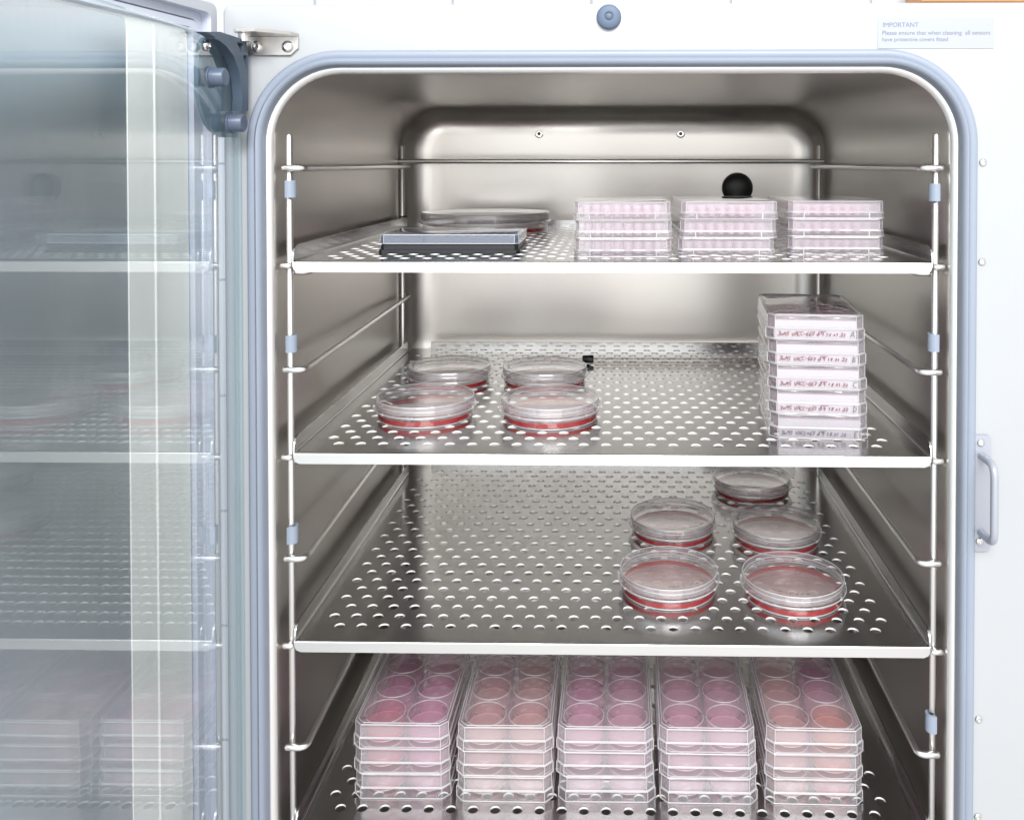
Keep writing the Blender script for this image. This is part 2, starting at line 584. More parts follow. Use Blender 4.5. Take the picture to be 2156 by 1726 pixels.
def text(name, body, px, py, Y, px_w, mat, parent):
    """flat printed line whose left baseline sits at (px, py) and whose width is px_w photo pixels"""
    cu = bpy.data.curves.new(name, 'FONT')
    cu.body = body
    cu.extrude = 0.00005
    o = bpy.data.objects.new(name, cu)
    COL.objects.link(o)
    bpy.context.view_layer.update()
    wdt = max(o.dimensions.x, 1e-6)
    p = P(px, py, Y)
    tgt = (P(px + px_w, py, Y) - p).length
    cu.size = tgt / wdt
    bpy.context.view_layer.update()
    me = bpy.data.meshes.new_from_object(o.evaluated_get(bpy.context.evaluated_depsgraph_get()))
    bpy.data.objects.remove(o)
    me.materials.clear()
    me.materials.append(mat)
    o = bpy.data.objects.new(name, me)
    COL.objects.link(o)
    o.rotation_euler = (math.pi / 2, 0, 0)
    o.location = p
    o.parent = parent
    return o


text('heading_text', 'IMPORTANT', 1858, 57.5, Y_PANEL - 0.0006, 75, PRINT, lab)
text('body_text', 'Please ensure that when cleaning  all sensors', 1857, 74, Y_PANEL - 0.0006, 227, PRINT, lab)
text('body_text', 'have protective covers fitted', 1857, 87.5, Y_PANEL - 0.0006, 138, PRINT, lab)

# latch keeper on the right edge
a, b = P(2046, 914, Y_PANEL), P(2083, 1158, Y_PANEL)
bm = bmesh.new()
prism(bm, ring_pts(a.x, b.x, b.z, a.z, 0.0035, 5), 'Y', Y_PANEL - 0.0022, Y_PANEL + 0.001)
lat = link('latch_keeper', bm, HANDLE, inc, 30)
h0, h1 = P(2064, 957, Y_PANEL), P(2062, 1117, Y_PANEL)
hy = Y_PANEL - 0.026
bm = bmesh.new()
tube(bm, round_path([(h0.x, Y_PANEL - 0.001, h0.z), (h0.x, hy, h0.z), (h0.x, hy, h1.z), (h0.x, Y_PANEL - 0.001, h1.z)], 0.010, 8), 0.0030, 14)
link('latch_bar', bm, HANDLE, lat, 60)
screw(lat, P(2065, 932, Y_PANEL - 0.0020), 0.0031)
screw(lat, P(2062, 1139, Y_PANEL - 0.0020), 0.0031)

# steel hinge bracket at the upper left: upright plate plus a flange reaching forward
hb0, hb1 = P(520, 79, Y_PANEL), P(630, 117, Y_PANEL)
bm = bmesh.new()
c = 0.006
prism(bm, [(hb0.x, hb1.z), (hb1.x - c, hb1.z), (hb1.x, hb1.z + c * 0.9), (hb1.x, hb0.z), (hb0.x, hb0.z)], 'Y', Y_PANEL - 0.0025, Y_PANEL + 0.001)
hbr = link('hinge_bracket', bm, STEEL_PART, inc, 30)
bm = bmesh.new()
fl = P(492, 70, -0.045)
prism(bm, [(fl.x + 0.002, -0.047), (hb0.x + 0.018, -0.047), (hb1.x - 0.002, -0.030), (hb1.x, Y_PANEL + 0.0005), (fl.x, Y_PANEL + 0.0005), (fl.x - 0.002, -0.040)], 'Z', hb0.z + 0.0002, hb0.z + 0.0024)
link('flange', bm, STEEL_PART, hbr, 30)
for px, py in ((541.5, 99), (606, 99)):
    screw(hbr, P(px, py, Y_PANEL - 0.0022), 0.0047)
bm = bmesh.new()
lathe(bm, [(0, -0.006), (0.0045, -0.006), (0.0045, 0.0), (0, 0.0)], 20, 'Z')
link('hinge_pin', bm, CHROME, hbr, 40, (P(515, 80, -0.035).x, -0.036, hb0.z))

# back wall fittings
for px in (1135, 1433):
    p = P(px, 282, Y_BACK)
    bm = bmesh.new()
    lathe(bm, [(0.0048, 0), (0.0047, -0.0008), (0.0036, -0.0012), (0.0018, -0.0010), (0.0016, 0.0004)], 24, 'Y', mi=0)
    lathe(bm, [(0.0022, -0.0013), (0, -0.0013)], 24, 'Y', mi=1)
    lathe(bm, [(0.0056, -0.0001), (0.0056, -0.0003), (0.0048, -0.0003)], 24, 'Y', mi=1)
    link('rivet', bm, [CHROME, BLACK], inc, 40, p)
pp = P(1552, 396, Y_BACK)
bm = bmesh.new()
rp = 0.0196
lathe(bm, [(rp, 0.0)] + [(rp * math.cos(R(t)), -0.004 - 0.010 * math.sin(R(t))) for t in range(0, 90, 9)] + [(0, -0.014)], 40, 'Y')
link('port_plug', bm, PLUG, inc, 60, pp)

# ------------------------------------------------------------------ inner glass door, swung fully open on the left
XG = -0.292
gz1 = Q(409, 62, XG).z
gy0, gy1 = -0.62, -0.021
gd = link_parent = bpy.data.objects.new('glass_door', None)
COL.objects.link(gd)
gd.parent = inc
bm = bmesh.new()
box(bm, XG - 0.005, XG, gy0, gy1, ZB + 0.01, gz1, 0.0004, 1)
for f in bm.faces:
    f.material_index = 0 if abs(f.normal.x) > 0.9 else 1
link('glass_pane', bm, [GLASS, GLASS_EDGE], gd, 0)


def dpoly(pts, X):
    """outline points seen in the door's own plane: (y, z) there"""
    r = []
    for px, py in pts:
        q = Q(px, py, X)
        r.append((q.y, q.z))
    return r


def zz(zx, zy):
    return ((650 + zx * 500 / 1726) / 1.7523, (50 + zy * 500 / 1726) / 1.7523)


# moulded dark arm with two triangular openings, on the chamber side of the glass
XA = XG + 0.008
outline = [zz(*q) for q in ((375, 236), (560, 236), (890, 345), (920, 540), (918, 1245), (830, 1247), (845, 1080), (830, 880), (790, 700), (730, 540), (640, 420), (560, 355), (500, 325), (495, 300))]
tri1 = [zz(*q) for q in ((775, 372), (850, 388), (842, 497), (826, 494))]
tri2 = [zz(*q) for q in ((855, 535), (902, 540), (902, 715), (892, 715))]
bm = bmesh.new()
prism(bm, dpoly(outline, XA), 'X', XG + 0.0005, XA, [dpoly(tri1, XA), dpoly(tri2, XA)])
arm = link('hinge_arm', bm, HINGE, gd, 30)
plate = [zz(*q) for q in ((420, 270), (540, 330), (660, 460), (720, 640), (720, 820), (790, 1120), (840, 1290), (800, 1430), (755, 1580), (590, 1580), (450, 1490), (380, 1400), (300, 1150), (270, 960), (270, 640), (300, 400), (340, 330))]
bm = bmesh.new()
prism(bm, dpoly(plate, XG - 0.006), 'X', XG - 0.0085, XG - 0.0055)
link('hinge_plate', bm, pbr('hinge_plate_plastic', (0.12, 0.21, 0.27), 0.4, cvar=0.1), gd, 30)
for q in ((430, 815), (675, 1395)):
    k = Q(*zz(*q), XG)
    bm = bmesh.new()
    lathe(bm, [(0.0078, 0.0003), (0.0078, 0.0016), (0.0068, 0.0018), (0.0068, 0.0105), (0.0060, 0.0115), (0.0, 0.0115)], 28, 'X')
    kn = link('hinge_knob', bm, KNOB, gd, 40, (XG, k.y, k.z))
k = Q(*zz(380, 412), XG)
bm = bmesh.new()
lathe(bm, [(0.0042, 0.0003), (0.0038, 0.0016), (0.0022, 0.0024), (0.0016, 0.0014), (0.0, 0.0014)], 20, 'X')
link('hinge_screw', bm, CHROME, gd, 40, (XG, k.y, k.z))

# ------------------------------------------------------------------ outer door, swung a little further back
od = bpy.data.objects.new('outer_door', None)
COL.objects.link(od)
od.parent = inc
OD_P = P(465, 30, -0.012)
od.location = (OD_P.x, OD_P.y, 0)
od.rotation_euler = (0, 0, R(-9.7))          # local -y runs along the door towards the viewer, +x faces the glass
OZ0, OZ1 = ZB - 0.10, P(465, 8, -0.012).z


def dloop(iny, inz, x):
    y0, y1 = -0.66 + iny, -0.003 - iny
    return [(x, y, z) for y, z in ring_pts(y0, y1, OZ0 + inz, OZ1 - inz, 0.006, 4)]


bm = bmesh.new()
lp = [dloop(0, 0, -0.055), dloop(0, 0, -0.003), dloop(0.002, 0.002, 0.0), dloop(0.0095, 0.0095, 0.0)]
vs = loft(bm, lp)
bm.faces.new(vs[0])
bmesh.ops.recalc_face_normals(bm, faces=bm.faces)
link('door_frame', bm, DOOR_WHITE, od, 30)
bm = bmesh.new()
loft(bm, [dloop(a_, a_, x_) for a_, x_ in ((0.0095, 0.0), (0.0097, -0.008), (0.0155, -0.008), (0.0157, -0.014), (0.0170, -0.014), (0.0172, -0.006), (0.0225, -0.006), (0.0227, -0.014), (0.0242, -0.014), (0.0244, -0.010))])
bmesh.ops.recalc_face_normals(bm, faces=bm.faces)
link('door_seal', bm, pbr('door_seal_rubber', (0.60, 0.63, 0.72), 0.45, bump=0.03), od, 30)
bm = bmesh.new()
loft(bm, [dloop(0.0244, 0.0244, -0.010), dloop(0.059, 0.0246, -0.010), dloop(0.060, 0.0248, -0.0091), dloop(0.0615, 0.0250, -0.0091), dloop(0.0625, 0.0252, -0.010), dloop(0.088, 0.0256, -0.010), dloop(0.0885, 0.0258, -0.0108)])
bmesh.ops.recalc_face_normals(bm, faces=bm.faces)
link('liner_band', bm, BAND, od, 30)
bm = bmesh.new()
vv = [bm.verts.new(p) for p in dloop(0.0884, 0.0257, -0.0106)]
f = bm.faces.new(vv)
bmesh.ops.recalc_face_normals(bm, faces=bm.faces)
link('liner_panel', bm, PANEL, od, 0)

# ------------------------------------------------------------------ shelf rack
rack = thing('shelf_rack', 'bright steel wire rack of upright posts and side rails inside the chamber', 'shelf rack', (0, 0, 0))
zt_post = P(612, 286, 0).z
for x, y in ((PXL, 0), (PXR, 0), (PBL, Y_BP), (PBR, Y_BP)):
    bm = bmesh.new()
    tube(bm, [(x, y, ZB + 0.002), (x, y, -0.3), (x, y, zt_post - (0.0 if y == 0 else 0.001))], 0.0026, 14, round_end=True)
    link('post', bm, STEEL_ROD, rack, 50)
RAIL_R = 0.0026
Z_RAIL = []
for i in range(4):
    zs = Z_SHELF[i] - 0.0095
    Z_RAIL += [zs + STEP / 2, zs]
Z_RAIL[0] = P(640, 354, 0).z
for i, z in enumerate(Z_RAIL):
    shelf_level = i % 2 == 1
    for s, xf, xb in ((1, PXL, PBL), (-1, PXR, PBR)):
        xi_f = xf + s * 0.0125
        xi_b = xb + s * 0.0075
        yf = -0.0049
        if shelf_level:
            pts = [(xf - s * 0.003, 0.0049, z), (xi_f, 0.0049, z), (xi_f, 0.03, z), (xi_b, Y_BP + 0.0049, z), (xb - s * 0.003, Y_BP + 0.0049, z)]
        else:
            pts = [(xf - s * 0.003, yf, z), (xi_f, yf, z), (xi_b, Y_BP + 0.0049, z), (xb - s * 0.003, Y_BP + 0.0049, z)]
        bm = bmesh.new()
        tube(bm, round_path(pts, 0.007, 6), RAIL_R, 12, round_end=True)
        link('rail', bm, STEEL_ROD, rack, 50)
        if shelf_level:      # welded nub in front of the post where the shelf hooks in
            bm = bmesh.new()
            tube(bm, [(xf - s * 0.0045, -0.0049, z + 0.006), (xf + s * 0.0015, -0.0049, z + 0.006)], RAIL_R, 12, round_end=True)
            link('hook', bm, STEEL_ROD, rack, 50)
zb_ = P(1290, 340, Y_BP - 0.005).z
bm = bmesh.new()
tube(bm, [(PBL - 0.004, Y_BP - 0.005, zb_), (PBR + 0.004, Y_BP - 0.005, zb_)], 0.0030, 14, round_end=True)
link('cross_bar', bm, STEEL_ROD, rack, 50)


def clip(x, y, z, s, mat):
    """C-shaped snap clip round a post, with a stem into the chamber wall"""
    n, t0, t1 = 14, R(-150), R(150)
    ro, ri = 0.0056, 0.0032
    poly = []
    base = R(180) if s > 0 else 0.0     # opening faces the wall side
    # C drawn round the front of the post
    for k in range(n + 1):
        a = base + math.pi + (t0 + (t1 - t0) * k / n) * 0.72
        poly.append((x + ro * math.cos(a), y - 0.0005 + ro * math.sin(a)))
    for k in range(n, -1, -1):
        a = base + math.pi + (t0 + (t1 - t0) * k / n) * 0.72
        poly.append((x + ri * math.cos(a), y - 0.0005 + ri * math.sin(a)))
    bm = bmesh.new()
    prism(bm, poly, 'Z', z - 0.0069, z + 0.0069)
    return link('clip', bm, mat, rack, 35)


for px, py in ((612, 398), (614, 722), (612, 1122)):
    p = P(px, py, 0)
    clip(PXL, 0, p.z, 1, CLIP)
for px, py in ((1967, 405), (1966, 720), (1960, 1517)):
    p = P(px, py, 0)
    clip(PXR, 0, p.z, -1, CLIP)
pk = P(850, 466, Y_BP)
clip(PBL, Y_BP, pk.z, 1, pbr('clip_shadow_plastic', (0.10, 0.10, 0.11), 0.4, bump=0.02))  # darker copy of the clip plastic, rear shade put into its colour


# ------------------------------------------------------------------ perforated shelves
def shelf_mesh():
    bm = bmesh.new()
    x0, x1 = PXL + 0.0034, PXR - 0.0034
    yf, yb = -0.0045, 0.400
    T = 0.0014
    p, ry, rh, seg = 0.01845, 0.01598, 0.0044, 16
    hx0 = P(715, 1320, 0.0195).x
    rows = 24
    yr0 = 0.0195
    fx = min(hx0, hx0 - p / 2) - p / 2
    lx = max(hx0 + 24 * p, hx0 - p / 2 + 25 * p) + p / 2
    ya, yz = yr0 - ry / 2, yr0 + (rows - 0.5) * ry

    def quad(c):
        bm.faces.new([bm.verts.new(v) for v in c])

    def sheet(ax, ay, bx, by):
        quad([(ax, ay, 0), (bx, ay, 0), (bx, by, 0), (ax, by, 0)])
    for j in range(rows):
        y = yr0 + j * ry
        odd = j % 2
        n = 26 if odd else 25
        xs = [hx0 - (p / 2 if odd else 0) + i * p for i in range(n)]
        if j == rows - 1 or j == rows - 2:
            xs = [v for v in xs if x0 + 0.03 < v < x1 - 0.03]
        sheet(x0 + 0.003, y - ry / 2, xs[0] - p / 2, y + ry / 2)
        sheet(xs[-1] + p / 2, y - ry / 2, x1 - 0.003, y + ry / 2)
        for x in xs:
            circ = [(x + rh * math.cos(2 * math.pi * k / seg), y + rh * math.sin(2 * math.pi * k / seg)) for k in range(seg)]
            outer = []
            for k in range(seg):
                a = 2 * math.pi * k / seg
                c_, s_ = math.cos(a), math.sin(a)
                sc = min(p / 2 / abs(c_) if abs(c_) > 1e-6 else 9, ry / 2 / abs(s_) if abs(s_) > 1e-6 else 9)
                if abs(abs(c_) - abs(s_)) < 1e-3:       # the diagonal points sit on the cell's corners
                    outer.append((x + math.copysign(p / 2, c_), y + math.copysign(ry / 2, s_)))
                else:
                    outer.append((x + c_ * sc, y + s_ * sc))
            O = [bm.verts.new((u, v, 0)) for u, v in outer]
            C1 = [bm.verts.new((u, v, 0)) for u, v in circ]
            C2 = [bm.verts.new((u, v, -0.0003)) for u, v in [(x + (q[0] - x) * 0.97, y + (q[1] - y) * 0.97) for q in circ]]
            C3 = [bm.verts.new((v.co.x, v.co.y, -T)) for v in C2]
            O2 = [bm.verts.new((u, v, -T)) for u, v in outer]
            for k in range(seg):
                k2 = (k + 1) % seg
                bm.faces.new((O[k], O[k2], C1[k2], C1[k]))
                bm.faces.new((C1[k], C1[k2], C2[k2], C2[k])).material_index = 1
                bm.faces.new((C2[k], C2[k2], C3[k2], C3[k])).material_index = 1
                bm.faces.new((C3[k], C3[k2], O2[k2], O2[k]))
        for ax, bx in ((x0 + 0.003, xs[0] - p / 2), (xs[-1] + p / 2, x1 - 0.003)):
            quad([(ax, y + ry / 2, -T), (bx, y + ry / 2, -T), (bx, y - ry / 2, -T), (ax, y - ry / 2, -T)])
    # front margin, rolled over into the front lip with rounded lower corners
    LH = 0.0088
    bend = 0.0012
    ax, bx = x0 + 0.003, x1 - 0.003
    sheet(ax, yf + bend, bx, ya)
    quad([(ax, ya, -T), (bx, ya, -T), (bx, yf + bend, -T), (ax, yf + bend, -T)])
    sec = [(yf + bend, 0.0)] + [(yf + bend - bend * math.sin(R(a)), -bend + bend * math.cos(R(a))) for a in (30, 60, 90)]
    rows_ = [[(ax - 0.003 if y_ < yf + 0.0005 else ax - 0.003, y_, z_), (bx + 0.003, y_, z_)] for y_, z_ in sec]
    loft(bm, rows_, closed=False, flip=True)
    # lip front face
    lipo = [(x0, -bend), (x0, -LH + 0.005), (x0 + 0.0015, -LH + 0.0015), (x0 + 0.005, -LH), (x1 - 0.005, -LH), (x1 - 0.0015, -LH + 0.0015), (x1, -LH + 0.005), (x1, -bend)]
    b2 = bmesh.new()
    prism(b2, lipo, 'Y', yf, yf + T, mi=2)
    tmp = bpy.data.meshes.new('tmp'); b2.to_mesh(tmp); b2.free()
    bm.from_mesh(tmp); bpy.data.meshes.remove(tmp)
    # back margin and upstand
    sheet(ax + 0.020, yz, bx - 0.020, yb)
    b2 = bmesh.new()
    box(b2, ax + 0.022, bx - 0.022, yb, yb + T, -T, 0.0075, 0.0003, 1)
    # side flanges with rounded front corner
    for xa in (x0 - 0.0006, x1 - 0.0006):
        fh = 0.0125
        prof = [(yf + 0.001, -0.001)] + [(yf + 0.001 + 0.010 * (1 - math.cos(R(a))), fh - 0.010 + 0.010 * math.sin(R(a))) for a in (0, 15, 30, 45, 60, 75, 90)] + [(Y_BP - 0.012, fh), (Y_BP - 0.008, fh - 0.004), (Y_BP - 0.008, -0.001)]
        b3 = bmesh.new()
        prism(b3, prof, 'X', xa, xa + T)
        tmp = bpy.data.meshes.new('tmp'); b3.to_mesh(tmp); b3.free()
        b2.from_mesh(tmp); bpy.data.meshes.remove(tmp)
    # folded fillet between tray and flange
    for xe, s in ((x0, 1), (x1, -1)):
        sec = [(xe + s * (0.003 - 0.0027 * math.sin(R(a))), 0.0027 - 0.0027 * math.cos(R(a))) for a in (0, 22, 45, 67, 90)]
        loft(b2, [[(u, yf + 0.0015, v), (u, Y_BP - 0.008, v)] for u, v in sec], closed=False, flip=(s > 0))
    tmp = bpy.data.meshes.new('tmp'); b2.to_mesh(tmp); b2.free()
    bm.from_mesh(tmp); bpy.data.meshes.remove(tmp)
    return bm


SHELF_LABELS = ['perforated steel shelf carrying the clear microplates and the largest dish, topmost shelf',
                'perforated steel shelf carrying four red dishes and a tall handwritten plate stack',
                'perforated steel shelf carrying only five red dishes, third from the top',
                'perforated steel shelf carrying the five stacks of pink six-well plates, lowest of the shelves']
sh0 = link('perforated_shelf', shelf_mesh(), [STEEL_SHELF, HOLE_EDGE, STEEL_LIP], None, 35)
for i, z in enumerate(Z_SHELF):
    o = sh0 if i == 0 else dup(sh0)
    o.location = (0, 0, z)
    tag(o, SHELF_LABELS[i], 'shelf', 'perforated shelves in the chamber')


# ------------------------------------------------------------------ round dishes
def dish_parts(root, r, h, seed):
    rnd = random.Random(seed)
    k = r / 0.0447
    # base
    bm = bmesh.new()
    rb_ = r * 0.968
    lathe(bm, [(0, 0.0010), (rb_ * 0.94, 0.0010), (rb_ * 0.965, 0.0002), (rb_ * 0.985, 0.0006), (rb_, 0.0022), (rb_ * 1.003, h * 0.76)], 72)
    tube(bm, [(rb_ * math.cos(a), rb_ * math.sin(a), h * 0.76) for a in [2 * math.pi * q / 72 for q in range(72)]], 0.00045, 6, closed=True, mi=1)
    tube(bm, [(rb_ * 0.975 * math.cos(a), rb_ * 0.975 * math.sin(a), 0.0006) for a in [2 * math.pi * q / 72 for q in range(72)]], 0.0006, 6, closed=True, mi=1)
    link('base', bm, [CLEAR_DISH, CLEAR_EDGE], root, 40)
    bm = bmesh.new()
    rm = rb_ * 0.985
    lathe(bm, [(0, 0.0014), (rm * 0.985, 0.0014), (rm, 0.0018), (rm, 0.0056), (rm * 0.985, 0.0050), (0, 0.0048)], 72)
    for f in bm.faces:
        c = f.calc_center_median()
        f.material_index = 1 if abs(f.normal.z) < 0.6 or math.hypot(c.x, c.y) > rm * 0.96 else 0
    bm.normal_update()
    for f in bm.faces:
        f.material_index = 1 if abs(f.normal.z) < 0.5 else 0
    link('medium', bm, RED[:2], root, 40)
    # lid with a grip ring low on its skirt
    bm = bmesh.new()
    lathe(bm, [(0, h - 0.0008), (r * 0.90, h - 0.0008), (r * 0.94, h - 0.0001), (r * 0.985, h), (r, h - 0.0012), (r * 1.002, h * 0.60), (r * 1.030, h * 0.56), (r * 1.034, h * 0.50), (r * 1.008, h * 0.46)], 72)
    for rr, zz_, tr in ((r * 0.99, h - 0.0003, 0.00050), (r * 1.032, h * 0.53, 0.0005), (r * 1.008, h * 0.46, 0.0004)):
        tube(bm, [(rr * math.cos(a), rr * math.sin(a), zz_) for a in [2 * math.pi * q / 72 for q in range(72)]], tr, 6, closed=True, mi=1)
    for q in range(9):                         # small venting lugs on the ring
        a = 2 * math.pi * q / 9 + seed
        c_ = Vector((r * 1.035 * math.cos(a), r * 1.035 * math.sin(a), h * 0.53))
        d_ = Vector((-math.sin(a), math.cos(a), 0)) * 0.0010
        tube(bm, [c_ - d_, c_ + d_], 0.0011, 6, mi=1)
    lid = link('lid', sided(bm), [CLEAR_DISH, CLEAR_EDGE, DISH_WALL], root, 40)
    # handwriting along the lid's rim
    bm = bmesh.new()
    a = rnd.uniform(1.9, 3.0) if seed % 2 else rnd.uniform(3.6, 4.3)
    for q in range(11):
        a += rnd.uniform(0.05, 0.09) * (1.0 if q % 4 else 1.7)
        rr = r * 0.86
        b0 = Vector((rr * math.cos(a), rr * math.sin(a), h + 0.0001))
        ds = [Vector((rnd.uniform(-1, 1), rnd.uniform(-1, 1), 0)) * 0.0011 for _ in range(4)]
        for u, v in zip(ds, ds[1:]):
            d_ = (v - u)
            if d_.length < 1e-5:
                continue
            nn = Vector((-d_.y, d_.x, 0)).normalized() * 0.00032
            bm.faces.new([bm.verts.new(b0 + w) for w in (u - nn, v - nn, v + nn, u + nn)])
    link('handwriting', bm, INK_DARK, lid, 0)


def place_dish(px, py, z_shelf, h, r, label, seed, loc=None):
    p = G(px, py, z_shelf + h)
    t = thing('petri_dish', label, 'petri dish', (p.x, p.y, z_shelf), random.Random(seed * 3 + 1).uniform(0, 0.8) if seed else 0, 'petri dishes of red medium')
    dish_parts(t, r, h, seed)
    return t


HS = 0.0188
Z2, Z3 = Z_SHELF[1] + 0.0002, Z_SHELF[2] + 0.0002
place_dish(896, 831, Z2, HS, 0.0447, 'clear round dish of red medium, front left of four on the second shelf', 1)
place_dish(1159, 834, Z2, HS, 0.0447, 'clear round dish of red medium, front right of four on the second shelf', 3)
place_dish(946, 767, Z2, HS, 0.0442, 'clear round dish of red medium, back left of four on the second shelf', 5)
place_dish(1147, 769, Z2, HS, 0.0442, 'clear red dish at the back of the second shelf, next to the black tube stopper', 7)
place_dish(1407.5, 1193, Z3, HS, 0.0440, 'clear round dish of red medium, front left of five on the third shelf', 2)
place_dish(1669, 1206, Z3, HS, 0.0447, 'clear round dish of red medium nearest the right front corner of the third shelf', 4)
place_dish(1416, 1081, Z3, HS, 0.0440, 'clear round dish of red medium on the third shelf, left one of the middle pair', 6)
place_dish(1633, 1095, Z3, HS, 0.0445, 'clear round dish of red medium on the third shelf, right one of the middle pair', 9)
place_dish(1582, 1000, Z3, HS, 0.0447, 'clear round dish of red medium standing alone at the back of the third shelf', 8)
t = place_dish(1023, 445.6, Z_SHELF[0] + 0.0002, 0.0225, 0.0735, 'extra wide clear round dish of red medium behind the black microplate', 11)


# ------------------------------------------------------------------ multiwell plates
def chamfer_rect(w, l, c):
    x, y = w / 2, l / 2
    return [(-x + c, -y), (x - c, -y), (x, -y + c), (x, y - c), (x - c, y), (-x + c, y), (-x, y - c), (-x, -y + c)]


def shell(bm, sections, cap=None, mi=0):
    """walls through a stack of outlines [(outline, z)], optionally closed at one end"""
    vs = loft(bm, [[(x, y, z) for x, y in o_] for o_, z in sections], mi=mi)
    if cap == 'top':
        bm.faces.new(vs[-1]).material_index = mi
    if cap == 'bottom':
        bm.faces.new(vs[0][::-1]).material_index = mi
    return bm


def bead(bm, outline, z, r, mi=1):
    pts = []
    for i, (x, y) in enumerate(outline):
        x2, y2 = outline[(i + 1) % len(outline)]
        pts += [(x, y, z), (x + (x2 - x) * 0.02, y + (y2 - y) * 0.02, z), (x + (x2 - x) * 0.98, y + (y2 - y) * 0.98, z)]
    tube(bm, pts, r, 6, closed=True, mi=mi)


PW, PL, PITCHW, PH = 0.0818, 0.1224, 0.0374, 0.0204


def vertical_ribs(bm, outline, z0, z1, r=0.00035):
    for x, y in outline:
        tube(bm, [(x, y, z0), (x, y, z1)], r, 5, mi=1)


def six_base():
    bm = bmesh.new()
    o1 = chamfer_rect(PW, PL, 0.0065)
    o2 = chamfer_rect(PW - 0.0006, PL - 0.0006, 0.0064)
    o3 = chamfer_rect(PW - 0.0042, PL - 0.0042, 0.0060)
    shell(bm, [(o1, 0.0), (o2, 0.0086), (o3, 0.0088), (o3, 0.0172)])
    bead(bm, o1, 0.0004, 0.0005)
    bead(bm, o2, 0.0088, 0.00045)
    vertical_ribs(bm, o1, 0.0002, 0.0088)
    # deck between the wells
    hs = []
    for i in range(2):
        for j in range(3):
            hs.append([((i - 0.5) * PITCHW + 0.0174 * math.cos(2 * math.pi * k / 32), (j - 1) * PITCHW + 0.0174 * math.sin(2 * math.pi * k / 32)) for k in range(32)])
    es = []
    for lp in (o3, *hs):
        vs = [bm.verts.new((x, y, 0.0172)) for x, y in lp]
        es += [bm.edges.new((vs[i], vs[(i + 1) % len(vs)])) for i in range(len(vs))]
    bmesh.ops.triangle_fill(bm, edges=es, use_beauty=True)
    return bm


def six_lid():
    bm = bmesh.new()
    o1 = chamfer_rect(PW - 0.0012, PL - 0.0012, 0.0063)
    o2 = chamfer_rect(PW - 0.0024, PL - 0.0024, 0.0062)
    o3 = chamfer_rect(PW - 0.0064, PL - 0.0064, 0.0058)
    shell(bm, [(o1, 0.0094), (o2, 0.0200), (o3, 0.0204)], 'top')
    bead(bm, o1, 0.0096, 0.00045)
    bead(bm, o2, 0.0200, 0.00055)
    bead(bm, o3, 0.0206, 0.00040)
    vertical_ribs(bm, o2, 0.0096, 0.0200)
    return bm


def well_mesh(r, zb, zt, seg=40):
    bm = bmesh.new()
    lathe(bm, [(0, zb), (r * 0.97, zb), (r, zb + 0.0005), (r * 1.015, zt)], seg)
    tube(bm, [(r * 1.02 * math.cos(a), r * 1.02 * math.sin(a), zt + 0.0001) for a in [2 * math.pi * q / seg for q in range(seg)]], 0.00050, 6, closed=True, mi=1)
    tube(bm, [(r * 0.99 * math.cos(a), r * 0.99 * math.sin(a), zb + 0.0001) for a in [2 * math.pi * q / seg for q in range(seg)]], 0.00035, 6, closed=True, mi=1)
    return bm


def medium_mesh(r, z0, z1, seg=40):
    bm = bmesh.new()
    lathe(bm, [(0, z0), (r, z0), (r, z1 + 0.0006), (r * 0.96, z1), (0, z1)], seg)
    bm.normal_update()
    for f in bm.faces:
        f.material_index = 1 if abs(f.normal.z) < 0.5 else 0
    return bm


ME = {}






def mesh_of(key, bm, mats):
    o = link(key, bm, mats, None, 40)
    me = o.data
    bpy.data.objects.remove(o)
    ME[key] = me
    return me


mesh_of('base', sided(six_base()), [CLEAR, CLEAR_EDGE, CLEAR_WALL])
mesh_of('lid', sided(six_lid()), [CLEAR, CLEAR_EDGE, CLEAR_WALL])
for key, mats in PINKS.items():
    wt = clear('well_' + key, tint=mats[2], haze=tuple(0.25 + 0.75 * v for v in mats[3]), haze_amt=0.24, grain=60)  # light bleeding from the medium is put into the wall tint
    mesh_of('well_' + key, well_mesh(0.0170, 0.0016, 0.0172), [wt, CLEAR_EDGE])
    mesh_of('medium_' + key, medium_mesh(0.0165, 0.0020, 0.0072), mats[:2])


def add(name, me, parent, loc=(0, 0, 0)):
    o = bpy.data.objects.new(name, me)
    COL.objects.link(o)
    o.parent = parent
    o.location = loc
    return o


def stroke_faces(bm, strokes, place, w):
    """strokes: polylines in writing units; place maps them into the part's space; flat pen lines"""
    for st in strokes:
        pts = [place(u, v) for u, v in st]
        for p, q in zip(pts, pts[1:]):
            d = q - p
            if d.length < 1e-7:
                continue
            nn = w(d)
            e_ = d.normalized() * 0.00008
            bm.faces.new([bm.verts.new(v) for v in (p - nn - e_, q - nn + e_, q + nn + e_, p + nn - e_)])


